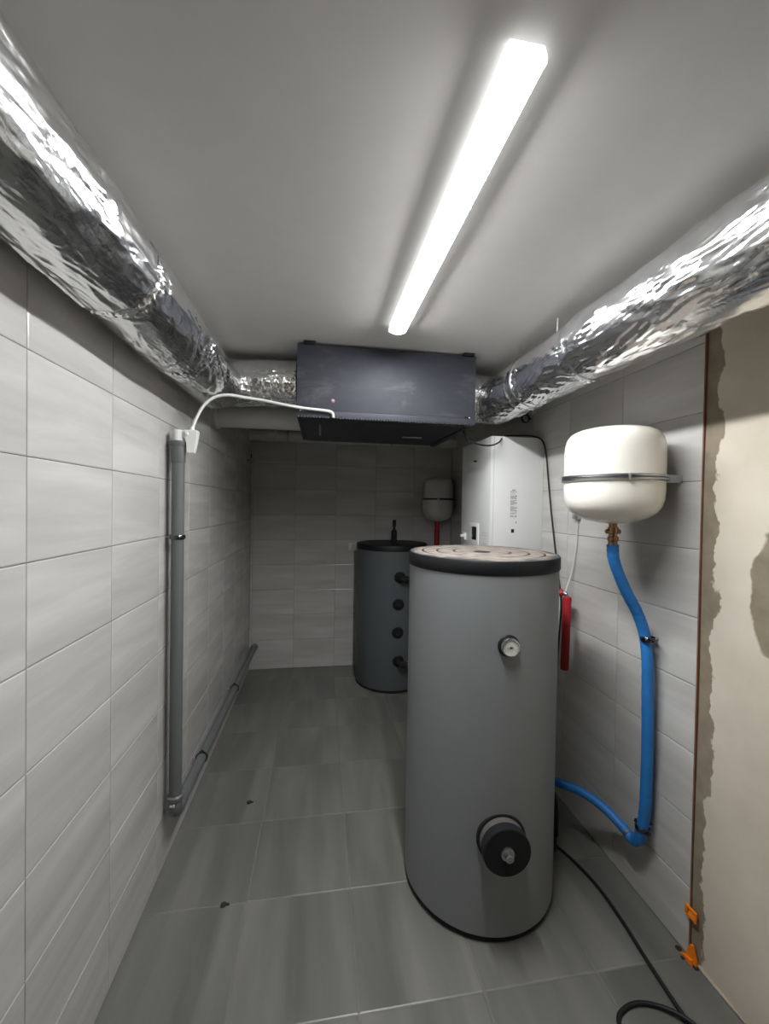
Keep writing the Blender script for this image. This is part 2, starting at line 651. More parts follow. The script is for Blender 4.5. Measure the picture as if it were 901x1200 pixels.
def foil_tube(P, R, seed, n=232, bands=(), crinkle=None, seam=None, ends=True):
    """crumpled foil sleeve along the dense point list P, R(s) radius; bands: pinched places (s, width, depth)"""
    P = np.array([tuple(p) for p in P])
    d = np.linalg.norm(np.diff(P, axis=0), axis=1)
    s = np.concatenate([[0], np.cumsum(d)])
    step = .0042
    m = int(s[-1] / step) + 1
    ss = np.linspace(0, s[-1], m)
    C = np.stack([np.interp(ss, s, P[:, k]) for k in range(3)], 1)
    for _ in range(12):
        C[1:-1] = (C[:-2] + 2 * C[1:-1] + C[2:]) / 4
    T = np.gradient(C, axis=0)
    T /= np.linalg.norm(T, axis=1)[:, None]
    up = np.array([0, 0, 1.])
    A = np.cross(T, up)
    A /= np.linalg.norm(A, axis=1)[:, None]
    B = np.cross(A, T)
    th = np.linspace(0, 2 * PI, n, endpoint=False)
    rr = np.array([R(x) for x in ss])
    ct, st = np.cos(th), np.sin(th)
    dirv = A[:, None, :] * ct[None, :, None] + B[:, None, :] * st[None, :, None]
    q = np.stack([np.broadcast_to(ct * .125, (m, n)), np.broadcast_to(st * .125, (m, n)), np.broadcast_to(ss[:, None], (m, n))], -1).reshape(-1, 3)
    ck = np.array([crinkle(x) if crinkle else 1. for x in ss])[:, None]
    wv = np.stack([vnoise(q * 9 + 3.1, seed + 50), vnoise(q * 9 + 7.7, seed + 51), vnoise(q * 9 + 1.3, seed + 52)], -1) * .35
    big = vnoise(q * np.array([7, 7, 3.2]), seed).reshape(m, n)
    r1 = (1 - np.abs(vnoise(q * np.array([38, 38, 13]) + wv * 3, seed + 1)) * 2).reshape(m, n)
    r2 = (1 - np.abs(vnoise(q * np.array([80, 80, 30]) + wv * 5, seed + 2)) * 2).reshape(m, n)
    r3 = (1 - np.abs(vnoise(q * np.array([60, 60, 66]) + wv * 4, seed + 3)) * 2).reshape(m, n)
    patch = np.clip(vnoise(q * np.array([8, 8, 4]) + 9, seed + 4).reshape(m, n) * 1.4 + .7, .25, 1.3)
    # straight folds: triangle waves in many directions, each alive only in its own patches
    uu = (((th - PI / 2) % (2 * PI)) * .125)[None, :]
    sv = ss[:, None]
    rg_ = np.random.RandomState(seed)
    fold = 0
    for k in range(11):
        lam = rg_.uniform(.02, .07) if k % 2 else rg_.uniform(.009, .02)
        an = rg_.normal(0, .2) if k < 7 or k % 2 == 0 else rg_.uniform(-1.2, 1.2)
        ph = (uu * math.cos(an) + sv * math.sin(an)) / lam + rg_.uniform(0, 9) + .5 * vnoise(q * np.array([9, 9, 5]) + k * 3.7, seed + 20 + k).reshape(m, n)
        tri = np.abs(ph - np.floor(ph) - .5)
        mk = np.clip(vnoise(q * np.array([15, 15, 6.5]) + k * 5.3, seed + 40 + k).reshape(m, n) * 2.6 - .35, 0, 1)
        fold = fold + mk * tri * lam * rg_.uniform(.08, .18)
    disp = .0038 * big + fold * (.75 + .25 * ck) + patch * (.0011 * np.maximum(r1, 0) ** 3 + .0010 * np.maximum(r2, 0) ** 2 * ck + .0006 * r3 * np.maximum(ck - .55, 0))
    for b0, bw, bd in bands:
        g = np.exp(-((ss - b0) / bw) ** 2)[:, None]
        disp = disp - bd * g + g * .0035 * r3 + g * .002 * r2
    if seam is not None:
        a0, amp = seam
        da = (th[None, :] - a0 - .12 * np.sin(ss[:, None] * 3.1 + seed) - .03 * np.sin(ss[:, None] * 11))
        da = (da + PI) % (2 * PI) - PI
        disp = disp + amp * np.exp(-(da / .035) ** 2) + amp * .8 / (1 + np.exp(np.clip(-da / .03, -30, 30))) * np.exp(-np.abs(da) / .6)
    V = C[:, None, :] + dirv * (rr[:, None] + disp)[:, :, None]
    g = G()
    f = []
    for i in range(m - 1):
        b0, b1 = i * n, (i + 1) * n
        f += [(b0 + k, b0 + (k + 1) % n, b1 + (k + 1) % n, b1 + k) for k in range(n)]
    f += [tuple(range(n - 1, -1, -1)), tuple((m - 1) * n + k for k in range(n))]
    g.v = [tuple(p) for p in V.reshape(-1, 3)]
    g.f = f
    return g


def arc(c, r, a0, a1, z0, z1, n=14):
    return [(c[0] + r * math.cos(a0 + (a1 - a0) * k / n), c[1] + r * math.sin(a0 + (a1 - a0) * k / n), z0 + (z1 - z0) * k / n) for k in range(n + 1)]


DZ = 2.258
t = thing('foil_duct', 'silver foil wrapped duct along the top of the left wall, bending to the dark unit', 'duct', (-.556, .5, DZ))
straight = [(-.556, y, DZ) for y in np.linspace(YF + .01, 1.20, 40)]
part('duct_section', foil_tube(straight, lambda s: .122 - .003 * (s > 2.45), 1, bands=[(2.47, .012, .006)], crinkle=lambda s: .7 + .5 * (math.sin(s * 5) > .4), seam=(PI + 1.02, .006)), 'foil', t, angle=180)
straight = [(-.556, y, DZ) for y in np.linspace(1.19, 1.72, 20)]
part('duct_section', foil_tube(straight, lambda s: .121, 5, bands=[(0, .03, .004), (.49, .03, .007)], crinkle=lambda s: .8 + .8 * (s > .36), seam=(PI + .9, .004)), 'foil', t, angle=180)
bend = [(-.556, y, DZ) for y in np.linspace(1.71, 2.24, 16)] + arc((-.406, 2.25), .15, PI, PI / 2, DZ + .01, 2.325)[1:] + [(-.34, 2.40, 2.33), (-.24, 2.40, 2.33), (-.142, 2.40, 2.33)]
part('duct_elbow', foil_tube(bend, lambda s: .126 - .003 * min(1, s / .6), 9, bands=[(0, .03, .005)], crinkle=lambda s: .9 + 1.2 * (s > .5), seam=None), 'foil', t, 'crumpled foil elbow', angle=180)
part('spigot_collar', G().lathe([(.112, 0), (.122, .002), (.122, .016), (.112, .018)], (-.153, 2.40, 2.33), (1, 0, 0), 64), 'rubber', t)

t = thing('foil_duct', 'silver foil wrapped duct along the right wall above the near white vessel', 'duct', (1.023, .5, DZ + .008))
dz2 = DZ + .008
straight = [(1.023, y, dz2) for y in np.linspace(YF + .01, 1.46, 44)]
part('duct_section', foil_tube(straight, lambda s: .127, 21, crinkle=lambda s: .7 + .5 * (math.sin(s * 4 + 1) > .2), seam=(-.55, .004)), 'foil', t, angle=180)
straight = [(1.023, y, dz2) for y in np.linspace(1.45, 1.86, 12)]
part('duct_section', foil_tube(straight, lambda s: .123, 25, bands=[(0, .02, .004), (.37, .012, .005)], crinkle=lambda s: .8, seam=(-.7, .003)), 'foil', t, angle=180)
bend = [(1.023, y, dz2) for y in np.linspace(1.85, 2.22, 12)] + arc((.893, 2.23), .13, 0, PI / 2, dz2, 2.30, 8)[1:] + [(.87, 2.36, 2.305), (.849, 2.36, 2.305)]
part('duct_elbow', foil_tube(bend, lambda s: .121 + .012 * min(1, s / .5), 29, bands=[(.08, .008, -.002), (.22, .006, .003)], crinkle=lambda s: .5 + 1.6 * (s > .38), seam=None), 'foil', t, 'foil elbow taped to the dark unit', angle=180)
for y, r in ((1.42, .1285), (1.865, .1255), (2.07, .1245)):
    part('foil_tape_band', G().lathe([(r - .004, 0), (r + .002, .001), (r + .002, .008), (r - .004, .009)], (1.023, y, dz2), (0, 1, 0), 80), 'foil_tape', t)
part('hanger_wire', G().tube([(1.03, 1.68, dz2 + .10), (1.032, 1.68, ZC)], .0035, 8, smooth=False), 'white', t, 'short white hanger up to the ceiling')
for y in (.1, 2.0):
    part('hanger_wire', G().tube([(1.02, y, dz2 + .10), (1.02, y, ZC)], .0018, 8, smooth=False), 'steel', t)
lt_ = [o for o in COL.objects if o.name == 'foil_duct'][0]
for y in (.05, 1.95):
    part('hanger_wire', G().tube([(-.556, y, DZ + .09), (-.556, y, ZC)], .0018, 8, smooth=False), 'steel', lt_)

# ------------------------------------------------------------------ ventilation unit under the ceiling
AX0, AX1, AY0, AY1, AZ0, AZ1 = -.133, .842, 2.160, 2.99, 2.100, 2.476
t = thing('ventilation_unit', 'dark grey box-shaped ventilation unit hung under the ceiling between two foil ducts', 'ventilation unit', ((AX0 + AX1) / 2, (AY0 + AY1) / 2, AZ0))
part('casing', G().box((AX0, AY0 + .012, AZ0 + .006), (AX1, AY1, AZ1), .004), 'ahu', t)
fp = part('front_panel', G().box((AX0 + .001, AY0, AZ0 + .0342), (AX1 - .001, AY0 + .013, AZ1 - .001), .0012), 'ahu', t)
part('front_lip', G().box((AX0 + .001, AY0 - .0004, AZ0 + .002), (AX1 - .001, AY0 + .013, AZ0 + .0335), .001), 'ahu', t)
g = G()
n = 62
for k in range(n):
    x = AX0 + .004 + (AX1 - AX0 - .008) * (k + .5) / n
    g.prism([(x - .0062, AZ0 + .004), (x + .0062, AZ0 + .004), (x + .004, AZ0 - .005), (x - .004, AZ0 - .005)], AY0 - .0012, AY0 + .005, 'xz')
part('serrated_gasket', g, 'ahu', t, 'row of small teeth along the lower front edge', smooth=False)
bp = part('bottom_panel', G().box((AX0 + .03, AY0 + .045, AZ0 - .004), (AX1 - .05, AY1 - .04, AZ0 + .010), .003), 'ahu_under', t, 'dark access panel underneath')
part('panel_handle', G().box((-.017, AY0 + .19, AZ0 - .010), (-.005, AY0 + .52, AZ0 - .002), .002), 'steel', bp)
part('panel_handle', G().box((.52, AY0 + .44, AZ0 - .012), (.65, AY0 + .475, AZ0 - .002), .002), 'steel', bp)
part('drain_tray', G().prism([(.24, AY0 + .06), (.80, AY0 + .06), (.78, AY1 - .06), (.27, AY1 - .06), (.22, AY0 + .42)], AZ0 - .006, AZ0 + .004, 'xy'), 'ahu_under', t, smooth=False)
part('side_flange', G().box((AX1 - .03, AY0 + .12, AZ0 - .006), (AX1 + .004, AY1, AZ0 + .008), .002), 'ahu', t)
for x, y in ((AX0 + .035, AY0 + .02), (AX1 - .075, AY0 + .02), (AX0 + .035, AY1 - .05), (AX1 - .075, AY1 - .05)):
    part('mounting_bracket', G().box((x, y - .035, AZ1 - .004), (x + .06, y + .03, ZC), .002), 'black', t)
part('grommet', G().lathe([(.011, 0), (.010, .004), (.006, .006)], (.055, AY0, 2.187), (0, -1, 0), 24), 'pink', t, 'small pinkish round plug')
for x, z in ((.808, 2.135), (-.112, 2.13)):
    sc = part('screw', G().lathe([(.006, 0), (.0055, .003), (.003, .0045)], (x, AY0 - .001, z), (0, -1, 0), 16), 'chrome', t)
part('screw_slot', G().box((.779, AY0 - .002, 2.131), (.802, AY0 + .001, 2.141)), 'black', t, smooth=False)
# rear spigot pipe
t = thing('round_duct', 'pale grey round duct from the dark unit to the left wall below the foil elbow', 'duct', (-.4, 2.78, 2.215))
part('pipe', G().cyl((XL, 2.79, 2.215), (AX0, 2.79, 2.215), .078, 48), 'duct_grey', t)
part('wall_collar', G().lathe([(.078, 0), (.09, .002), (.09, .012), (.079, .02)], (XL, 2.79, 2.215), (1, 0, 0), 48), 'duct_grey', t)
t = thing('waste_pipe', 'pale grey pipe high along the back wall, passing behind the dark unit', 'pipe', (.3, 4.04, 2.297))
part('pipe', G().cyl((XL + .001, 4.03, 2.297), (XR - .001, 4.03, 2.297), .052, 40), 'duct_grey', t)
for x in (-.52, .2):
    part('coupling', G().lathe([(.052, 0), (.059, .004), (.059, .02), (.056, .024), (.056, .07), (.059, .074), (.059, .09), (.052, .094)], (x, 4.03, 2.297), (1, 0, 0), 40), 'duct_grey', t)
for x in (-.46, .55):
    c_ = part('pipe_bracket', G().torus((x + .14, 4.03, 2.297), (1, 0, 0), .054, .0035, 36, 8, flat=3).cyl((x + .14, 4.083, 2.297), (x + .14, YB, 2.297), .005, 10), 'steel', t)

# ------------------------------------------------------------------ condensate hose, siphon and drain pipe on the left wall
t = thing('drain_pipe', 'vertical grey plastic drain pipe on the left wall, turning along the floor', 'pipe', (-.628, 1.93, .24))
PX, PY = -.628, 1.925
part('vertical_pipe', G().cyl((PX, PY, .30), (PX, PY, 1.90), .0265, 32), 'pvc', t)
part('socket', G().lathe([(.0275, 0), (.030, .006), (.030, .072), (.034, .078), (.0345, .092), (.031, .097), (.026, .097), (.026, .08)], (PX, PY, 1.815), (0, 0, 1), 32, caps=False), 'pvc', t)
el = part('elbow', G().lathe([(.0275, 0), (.0335, .004), (.034, .020), (.030, .026), (.030, .04)][::-1] if False else [(.030, 0), (.030, .03), (.0345, .036), (.0345, .050), (.028, .055)], (PX, PY, .275), (0, 0, 1), 32)
          .tube([(PX, PY, .30), (PX, PY, .272), (PX, PY + .012, .252), (PX, PY + .035, .243), (PX, PY + .085, .243)], .030, 28, 8), 'pvc', t)
part('pipe_marking', G().box((PX - .012, PY - .0352, .292), (PX - .002, PY - .0300, .300)).box((PX + .001, PY - .0352, .290), (PX + .007, PY - .0300, .302)), 'ink_pale', el, 'small pale printed marks', smooth=False)
part('horizontal_pipe', G().cyl((PX, PY + .06, .243), (PX, YB, .225), .0265, 32), 'pvc', t)
part('wall_socket', G().lathe([(.0275, 0), (.033, .004), (.033, .05)], (PX, YB - .05, .2255), (0, 1, 0), 32), 'pvc', t)


def clamp(name_label, c, ax, R, wall, parent, width=3.0):
    """two-half pipe clamp: ring, ear screws and a stud to the wall"""
    g = G().torus(c, ax, R + .003, .0032, 36, 8, flat=width)
    cl = part('pipe_clamp', g, 'clamp_metal', parent, name_label)
    c = Vector(c)
    d = (Vector(wall) - c).normalized()
    side = Vector(ax).normalized().cross(d)
    part('stud', G().cyl(c + d * R, wall, .004, 10), 'steel', cl)
    for sg in (-1, 1):
        e = c + side * sg * (R + .008)
        part('ear_screw', G().box(e - Vector((.007, .007, .006)), e + Vector((.007, .007, .006)), .002).cyl(e - d * .012, e + d * .012, .003, 8), 'clamp_metal', cl)


clamp(None, (PX, PY, 1.486), (0, 0, 1), .0265, (XL, PY, 1.486), t)
clamp(None, (PX, 2.335, .239), (0, 1, 0), .0265, (XL, 2.335, .239), t)
clamp(None, (PX, 3.2, .233), (0, 1, 0), .0265, (XL, 3.2, .233), t)

t = thing('condensate_siphon', 'small white condensate siphon on the top of the grey drain pipe', 'siphon', (-.60, PY + .01, 1.91))
part('outlet', G().lathe([(.024, 0), (.024, .05), (.020, .056)], (PX, PY, 1.905), (0, 0, 1), 28), 'white', t)
g = G()
v = []
for z, w0, w1, d_ in ((1.862, -.587, -.560, .016), (1.90, -.590, -.553, .018), (1.955, -.600, -.545, .022), (1.961, -.597, -.548, .020)):
    v += [(w0, PY - d_, z), (w1, PY - d_, z), (w1, PY + d_, z), (w0, PY + d_, z)]
f = [(3, 2, 1, 0), (12, 13, 14, 15)]
for i in range(3):
    for k in range(4):
        f.append((i * 4 + k, i * 4 + (k + 1) % 4, i * 4 + 4 + (k + 1) % 4, i * 4 + 4 + k))
g.add(v, f)
g.box((PX, PY - .016, 1.925), (-.585, PY + .016, 1.955), .003)
part('body', g, 'white', t, smooth=False)
part('plug', G().lathe([(.009, 0), (.008, .006), (.004, .008)], (-.588, PY - .0205, 1.943), (0, -1, 0), 20), 'white', t)
part('hose_nipple', G().lathe([(.010, 0), (.010, .008), (.008, .02)], (-.572, PY + .004, 1.960), (0, 0, 1), 18), 'white', t)
hp = [(-.572, PY + .004, 1.972), (-.560, 1.955, 2.03), (-.535, 1.985, 2.095), (-.495, 2.01, 2.138), (-.440, 2.035, 2.156), (-.375, 2.07, 2.157),
      (-.30, 2.105, 2.158), (-.20, 2.125, 2.147), (-.10, 2.137, 2.137), (0.0, 2.14, 2.131), (.040, 2.142, 2.127), (.055, 2.146, 2.117), (.058, 2.149, 2.098)]
plainmesh('condensate_hose', G().tube(hp, .0075, 14, 8), 'hose_white', 'thin white hose looping from the siphon up to the front of the dark unit', 'hose', hp[0])

# open clamps left on the walls
t = thing('pipe_clamp', 'small shiny empty pipe clamp high in the back left corner', 'clamp', (XL, 3.93, 2.06))
part('ring', G().torus((XL + .035, 3.93, 2.045), (0, 1, 0), .022, .003, 28, 8, a0=.3 * PI, a1=2.2 * PI, flat=2.5), 'chrome', t)
part('stud', G().cyl((XL, 3.93, 2.045), (XL + .014, 3.93, 2.045), .005, 10), 'black', t)
part('rod', G().cyl((XL + .035, 3.93, 2.066), (XL + .035, 3.93, 2.10), .005, 10), 'black', t)
t = thing('pipe_clamp', 'small dark clamp on the right wall between foil duct and white boiler', 'clamp', (XR, 2.5, 2.23))
part('ring', G().torus((XR - .04, 2.5, 2.23), (0, 1, 0), .026, .004, 28, 8, flat=2.5), 'black', t)
part('stud', G().cyl((XR, 2.5, 2.23), (XR - .016, 2.5, 2.23), .006, 10), 'black', t)
part('ear', G().box((XR - .05, 2.49, 2.25), (XR - .03, 2.51, 2.272), .002), 'black', t)

# ------------------------------------------------------------------ tanks
TX, TY, TR = .717, 1.727, .322
t = thing('storage_tank', 'large light grey cylindrical hot water tank with dusty black lid and thermometer', 'tank', (TX, TY, 0))
part('base_ring', G().lathe([(TR - .015, 0), (TR - .008, .004), (TR - .008, .03)], (TX, TY, 0), n=96), 'rubber', t)
part('jacket', G().lathe([(TR - .004, .024), (TR, .03), (TR, 1.392)], (TX, TY, 0), n=128), 'tank', t)
lid = part('lid', G().lathe([(TR + .002, 1.386), (TR + .0045, 1.39), (TR + .0045, 1.434), (TR + .001, 1.440), (TR - .004, 1.441)], (TX, TY, 0), n=128), 'black', t, 'black plastic lid rim')
rg = [(TR - .003, 1.4405), (TR - .006, 1.4415)]
for r in (.265, .20, .125):
    rg += [(r + .006, 1.4425), (r + .003, 1.4385), (r - .003, 1.4385), (r - .006, 1.4425)]
rg += [(.045, 1.4425), (.034, 1.438)]
part('lid_top', G().lathe(rg, (TX, TY, 0), n=96), 'lid_dust', lid, 'dusty top with pressed rings')
part('lid_hole', G().lathe([(.036, 1.4385), (.034, 1.4428)], (TX, TY, 0), n=32), 'black', lid)


def cyl_pt(X, Y, r, deg, z):
    a = math.radians(deg)
    return Vector((X + r * math.cos(a), Y + r * math.sin(a), z)), Vector((math.cos(a), math.sin(a), 0))


p, d = cyl_pt(TX, TY, TR - .006, 266.2, 1.128)
th = part('thermometer', G().lathe([(.041, 0), (.041, .009), (.039, .012), (.034, .013)], p, d, 40), 'black', t, 'round thermometer with black collar and pale dial')
part('bezel', G().lathe([(.034, .011), (.0345, .026), (.033, .030), (.0305, .031), (.0295, .028)], p, d, 40, caps=False), 'chrome', th)
part('dial', G().lathe([(.0305, .020), (.0305, .027)], p, d, 40), 'white', th)
sd = Vector((0, 0, 1)).cross(d)
tk = G()
for k in range(13):
    a = math.radians(-120 + 20 * k)
    e = sd * math.sin(a) + Vector((0, 0, 1)) * math.cos(a)
    tk.cyl(p + d * .0272 + e * .022, p + d * .0272 + e * .027, .0006, 6)
part('dial_marks', tk, 'ink', th, smooth=False)
c0 = p + d * .0284
part('needle', G().cyl(c0 - sd * .015 - Vector((0, 0, .002)), c0 + sd * .005, .0009, 6).cyl(c0 - d * .0008, c0 + d * .001, .0035, 16).cyl(c0, c0 + sd * .008, .002, 8), 'black', th)
p, d = cyl_pt(TX, TY, TR - .010, 264, .404)
fg = part('heater_flange', G().lathe([(.093, 0), (.093, .012), (.088, .0135)], p, d, 56), 'rubber', t, 'round black heater flange with a bolt in its centre')
part('insulation_disc', G().lathe([(.084, .011), (.084, .040)], p, d, 56), 'taupe', fg)
part('cover', G().lathe([(.0865, .040), (.0875, .044), (.0875, .072), (.084, .0745), (.02, .0745)], p, d, 56), 'rubber', fg)
part('bolt', G().lathe([(.024, .070), (.024, .082), (.021, .084), (.015, .084), (.015, .100), (.012, .103)], p, d, 24), 'steel', fg, 'steel bolt')

BX, BY, BR = .670, 3.78, .326
t = thing('buffer_tank', 'smaller dark blue-grey cylindrical tank with four black ports against the back wall', 'tank', (BX, BY, 0))
part('base_ring', G().lathe([(BR - .01, 0), (BR - .004, .003), (BR - .004, .03)], (BX, BY, 0), n=96), 'rubber', t)
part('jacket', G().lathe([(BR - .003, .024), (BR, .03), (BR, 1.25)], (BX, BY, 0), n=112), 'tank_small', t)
part('lid', G().lathe([(BR + .002, 1.242), (BR + .005, 1.246), (BR + .005, 1.286), (BR + .001, 1.293), (.05, 1.297)], (BX, BY, 0), n=112), 'black', t)
for k, (deg, z) in enumerate(((273.3, 1.02), (271.6, .782), (271.2, .536), (272.8, .288))):
    p, d = cyl_pt(BX, BY, BR - .008, deg, z)
    po = part('port', G().lathe([(.050, 0), (.050, .012), (.044, .018), (.028, .019)], p, d, 36), 'black', t)
    if k in (0, 3):
        e0 = p + d * .01
        e1 = p + d * .055
        bend = [e0, p + d * .035, p + d * .062 + Vector((.010, 0, -.004)), p + d * .075 + Vector((.04, 0, -.006)), p + d * .075 + Vector((.20, 0, -.008)), p + d * .075 + Vector((.45, 0, -.010))]
        part('pipe_elbow', G().tube(bend, .027, 20, 8), 'rubber', po)
        part('union_nut', G().lathe([(.030, 0), (.030, .022)], p + d * .075 + Vector((.055, 0, -.0065)), (1, 0, -.02), 6), 'brass', po)
    else:
        part('cap', G().lathe([(.025, .012), (.025, .030), (.021, .035)], p, d, 28), 'rubber', po)
vp = Vector((.684, 3.74, 1.297))
part('vent_insulation', G().lathe([(.030, 0), (.030, .015), (.026, .03), (.026, .105), (.020, .125)], vp - Vector((0, 0, .004)), n=24), 'rubber', t, 'black insulated vent on the lid')
part('air_vent', G().lathe([(.012, .11), (.012, .15), (.016, .152), (.016, .205), (.012, .214)], vp, n=20), 'black', t)


# ------------------------------------------------------------------ expansion vessels
def vessel(name, label, c, R, z0, z1, zb, enamel):
    t = thing(name, label, 'vessel', (c[0], c[1], z0))
    H = z1 - z0
    pr = [(.0, 0), (R * .25, H * .008), (R * .5, H * .032), (R * .72, H * .075), (R * .86, H * .125), (R * .94, H * .18), (R * .985, H * .25), (R, H * .34), (R, (zb - z0) - .004)]
    part('lower_shell', G().lathe([(max(r, .004), h) for r, h in pr], (c[0], c[1], z0), n=80), enamel, t, angle=60)
    h0 = zb - z0
    pu = [(R, h0 + .004), (R, H * .74), (R * .985, H * .82), (R * .95, H * .88), (R * .88, H * .93), (R * .76, H * .962), (R * .6, H * .982), (R * .35, H * .995), (.004, H)]
    part('upper_shell', G().lathe(pu, (c[0], c[1], z0), n=80), enamel, t, angle=60)
    return t


VX, VY, VR = 1.151, 1.463, .1785
t = vessel('expansion_vessel', 'larger white expansion vessel with a steel band on the right wall above the blue hose', (VX, VY), VR, 1.583, 1.964, 1.758, 'white_enamel')
bd = part('clamp_band', G().lathe([(VR - .004, -.011), (VR + .004, -.012), (VR + .010, -.008), (VR + .010, -.003), (VR + .0045, 0), (VR + .010, .003), (VR + .010, .008), (VR + .004, .012), (VR - .004, .011)], (VX, VY, 1.760), n=80, caps=False), 'steel', t, 'steel clamp band')
a = math.radians(248)
q = Vector((VX + (VR + .010) * math.cos(a), VY + (VR + .010) * math.sin(a), 1.760))
part('band_screw', G().box(q - Vector((.003, .006, .013)), q + Vector((.003, .004, .013)), .001), 'steel', bd)
for sg in (-1, 1):
    part('wall_bracket', G().box((VX + VR * .6, VY + sg * .10 - .012, 1.745), (XR, VY + sg * .10 + .012, 1.775), .003), 'steel', t)
bn = part('brass_nipple', G().lathe([(.015, 0), (.015, .020), (.020, .022), (.020, .045), (.016, .047), (.016, .058), (.0205, .060), (.0205, .074), (.017, .077), (.017, .105)], (VX + .008, VY, 1.590), (0, 0, -1), 6 if False else 24), 'brass', t, 'brass fitting below the vessel')
part('valve_knob', G().cyl((VX - .022, VY, 1.552), (VX + .038, VY, 1.552), .009, 14), 'brass', bn)

t = vessel('expansion_vessel', 'small white expansion vessel with dark band and red pipe on the back wall', (1.17, YB - .165), .152, 1.492, 1.93, 1.716, 'grey_enamel')
vx, vy = 1.17, YB - .165
part('clamp_band', G().lathe([(.150, -.008), (.155, -.008), (.155, .008), (.150, .008)], (vx, vy, 1.716), n=64, caps=False), 'black', t, 'dark clamp band')
part('band_screw', G().box((vx - .05, vy - .158, 1.704), (vx - .03, vy - .140, 1.728), .002), 'steel', t)
part('wall_bracket', G().box((vx - .02, vy + .14, 1.70), (vx + .02, YB, 1.73), .003), 'steel', t)
part('red_pipe', G().lathe([(.018, 0), (.022, .03), (.024, .09), (.026, .1), (.026, .40)], (vx - .005, vy, 1.50), (0, 0, -1), 24), 'red', t, 'red insulated pipe')

# ------------------------------------------------------------------ blue insulated hose on the right wall
hx = VX + .008
hp = [(hx, VY, 1.500), (hx + .004, VY, 1.45), (1.19, VY + .004, 1.385), (1.235, VY + .006, 1.30), (1.285, VY + .005, 1.215), (1.314, VY, 1.13), (1.316, 1.447, 1.03), (1.316, 1.442, .90), (1.316, 1.436, .70),
      (1.316, 1.437, .50), (1.316, 1.443, .39), (1.314, 1.456, .315)]
t = thing('blue_hose', 'bright blue insulated hose dropping down the right wall from the white vessel', 'hose', (1.31, 1.45, .26))
rng = np.random.RandomState(4)
part('upper_run', G().tube(hp, lambda u: .0215 + .0007 * math.sin(u * 170) * (.5 + .5 * math.sin(u * 23)), 20, 14), 'blue', t)
part('elbow', G().tube([(1.314, 1.452, .335), (1.314, 1.462, .292), (1.312, 1.486, .262), (1.306, 1.515, .262)], .0225, 20, 8), 'blue', t)
part('tape_end', G().lathe([(.0195, 0), (.0235, .001), (.0235, .012), (.0195, .013)], (1.307, 1.507, .262), (-.10, 1, .14), 24), 'steel', t)
lp = [(1.309, 1.500, .262), (1.300, 1.545, .277), (1.270, 1.62, .305), (1.225, 1.71, .315), (1.17, 1.80, .300), (1.12, 1.88, .275), (1.04, 1.96, .265), (.96, 1.985, .262)]
part('lower_run', G().tube(lp, .0195, 20, 10), 'blue', t)
clamp('small black and chrome pipe clamp', (1.316, 1.447, 1.118), (0, .03, 1), .0215, (XR, 1.447, 1.118), t, 3.2)
clamp('small black and chrome pipe clamp', (1.315, 1.450, .345), (0, -.18, 1), .0215, (XR, 1.450, .345), t, 3.2)

# red insulated pipe and white cable behind the big tank
t = thing('red_pipe', 'red insulated pipe on the right wall beside the large tank', 'pipe', (1.285, 1.96, .79))
part('pipe_sleeve', G().lathe([(.020, 0), (.0215, .004), (.0215, .385), (.020, .39)], (1.290, 1.965, .788), (-.012, -.045, 1), 24), 'red', t)
part('elbow', G().tube([(1.286, 1.956, 1.165), (1.287, 1.956, 1.184), (1.284, 1.962, 1.191), (1.270, 1.985, 1.192)], .0125, 16, 6), 'steel', t)
part('branch_sleeve', G().tube([(1.276, 1.975, 1.192), (1.20, 2.03, 1.194), (1.05, 2.04, 1.196), (.93, 1.99, 1.196)], .0195, 20, 8), 'red', t)
t = thing('white_cable', 'thin white cable hanging from behind the near vessel to the red pipe', 'cable', (1.345, 2.0, 1.2))
part('wire', G().tube([(1.352, 1.975, 1.60), (1.351, 1.972, 1.53), (1.351, 1.976, 1.44), (1.348, 1.99, 1.36), (1.340, 2.00, 1.29), (1.315, 1.995, 1.225), (1.290, 1.97, 1.200)], .0032, 10, 8), 'panel_grey', t)
part('cable_gland', G().box((1.335, 1.955, 1.585), (XR, 1.998, 1.612), .003), 'steel', t)

# ------------------------------------------------------------------ boiler on the right wall
QX, QY0, QY1, QZ0, QZ1 = 1.017, 2.336, 2.842, 1.31, 2.076
t = thing('wall_boiler', 'white box-shaped wall boiler with printed side panel behind the large tank', 'boiler', (QX, (QY0 + QY1) / 2, QZ0))
part('cabinet', G().box((QX + .012, QY0, QZ0), (XR, QY1, QZ1), .004), 'white_metal', t)
dr = part('front_cover', G().box((QX, QY0 + .001, QZ0 + .002), (QX + .016, QY1 - .001, QZ1 - .001), .003), 'white_metal', t)
part('maker_mark', G().prism([(2.558, 1.945), (2.578, 1.953), (2.622, 1.957), (2.622, 1.950), (2.600, 1.944), (2.566, 1.940)], QX - .001, QX + .002, 'yz'), 'ink', dr, 'small dark slanted mark', smooth=False)
cp = part('control_frame', G().box((QX - .006, 2.505, 1.36), (QX + .004, 2.655, 1.535), .002), 'white', dr, 'pale frame around a dark display')
part('display', G().box((QX - .0075, 2.535, 1.425), (QX, 2.612, 1.512), .001), 'screen', cp)
g = G()
for z, a, b in ((1.478, 2.37, 2.45), (1.462, 2.37, 2.45), (1.44, 2.395, 2.42), (1.41, 2.38, 2.44)):
    g.box((QX - .001, a, z), (QX + .002, b, z + .005))
part('front_print', g, 'ink_pale', dr, smooth=False)
part('latch', G().box((QX - .035, 2.745, 1.43), (QX + .004, 2.775, 1.447), .003).box((QX - .012, 2.735, 1.41), (QX + .004, 2.785, 1.46), .003), 'white', dr, 'small pale flap latch')
g = G()
rng = random.Random(11)
z = 1.740
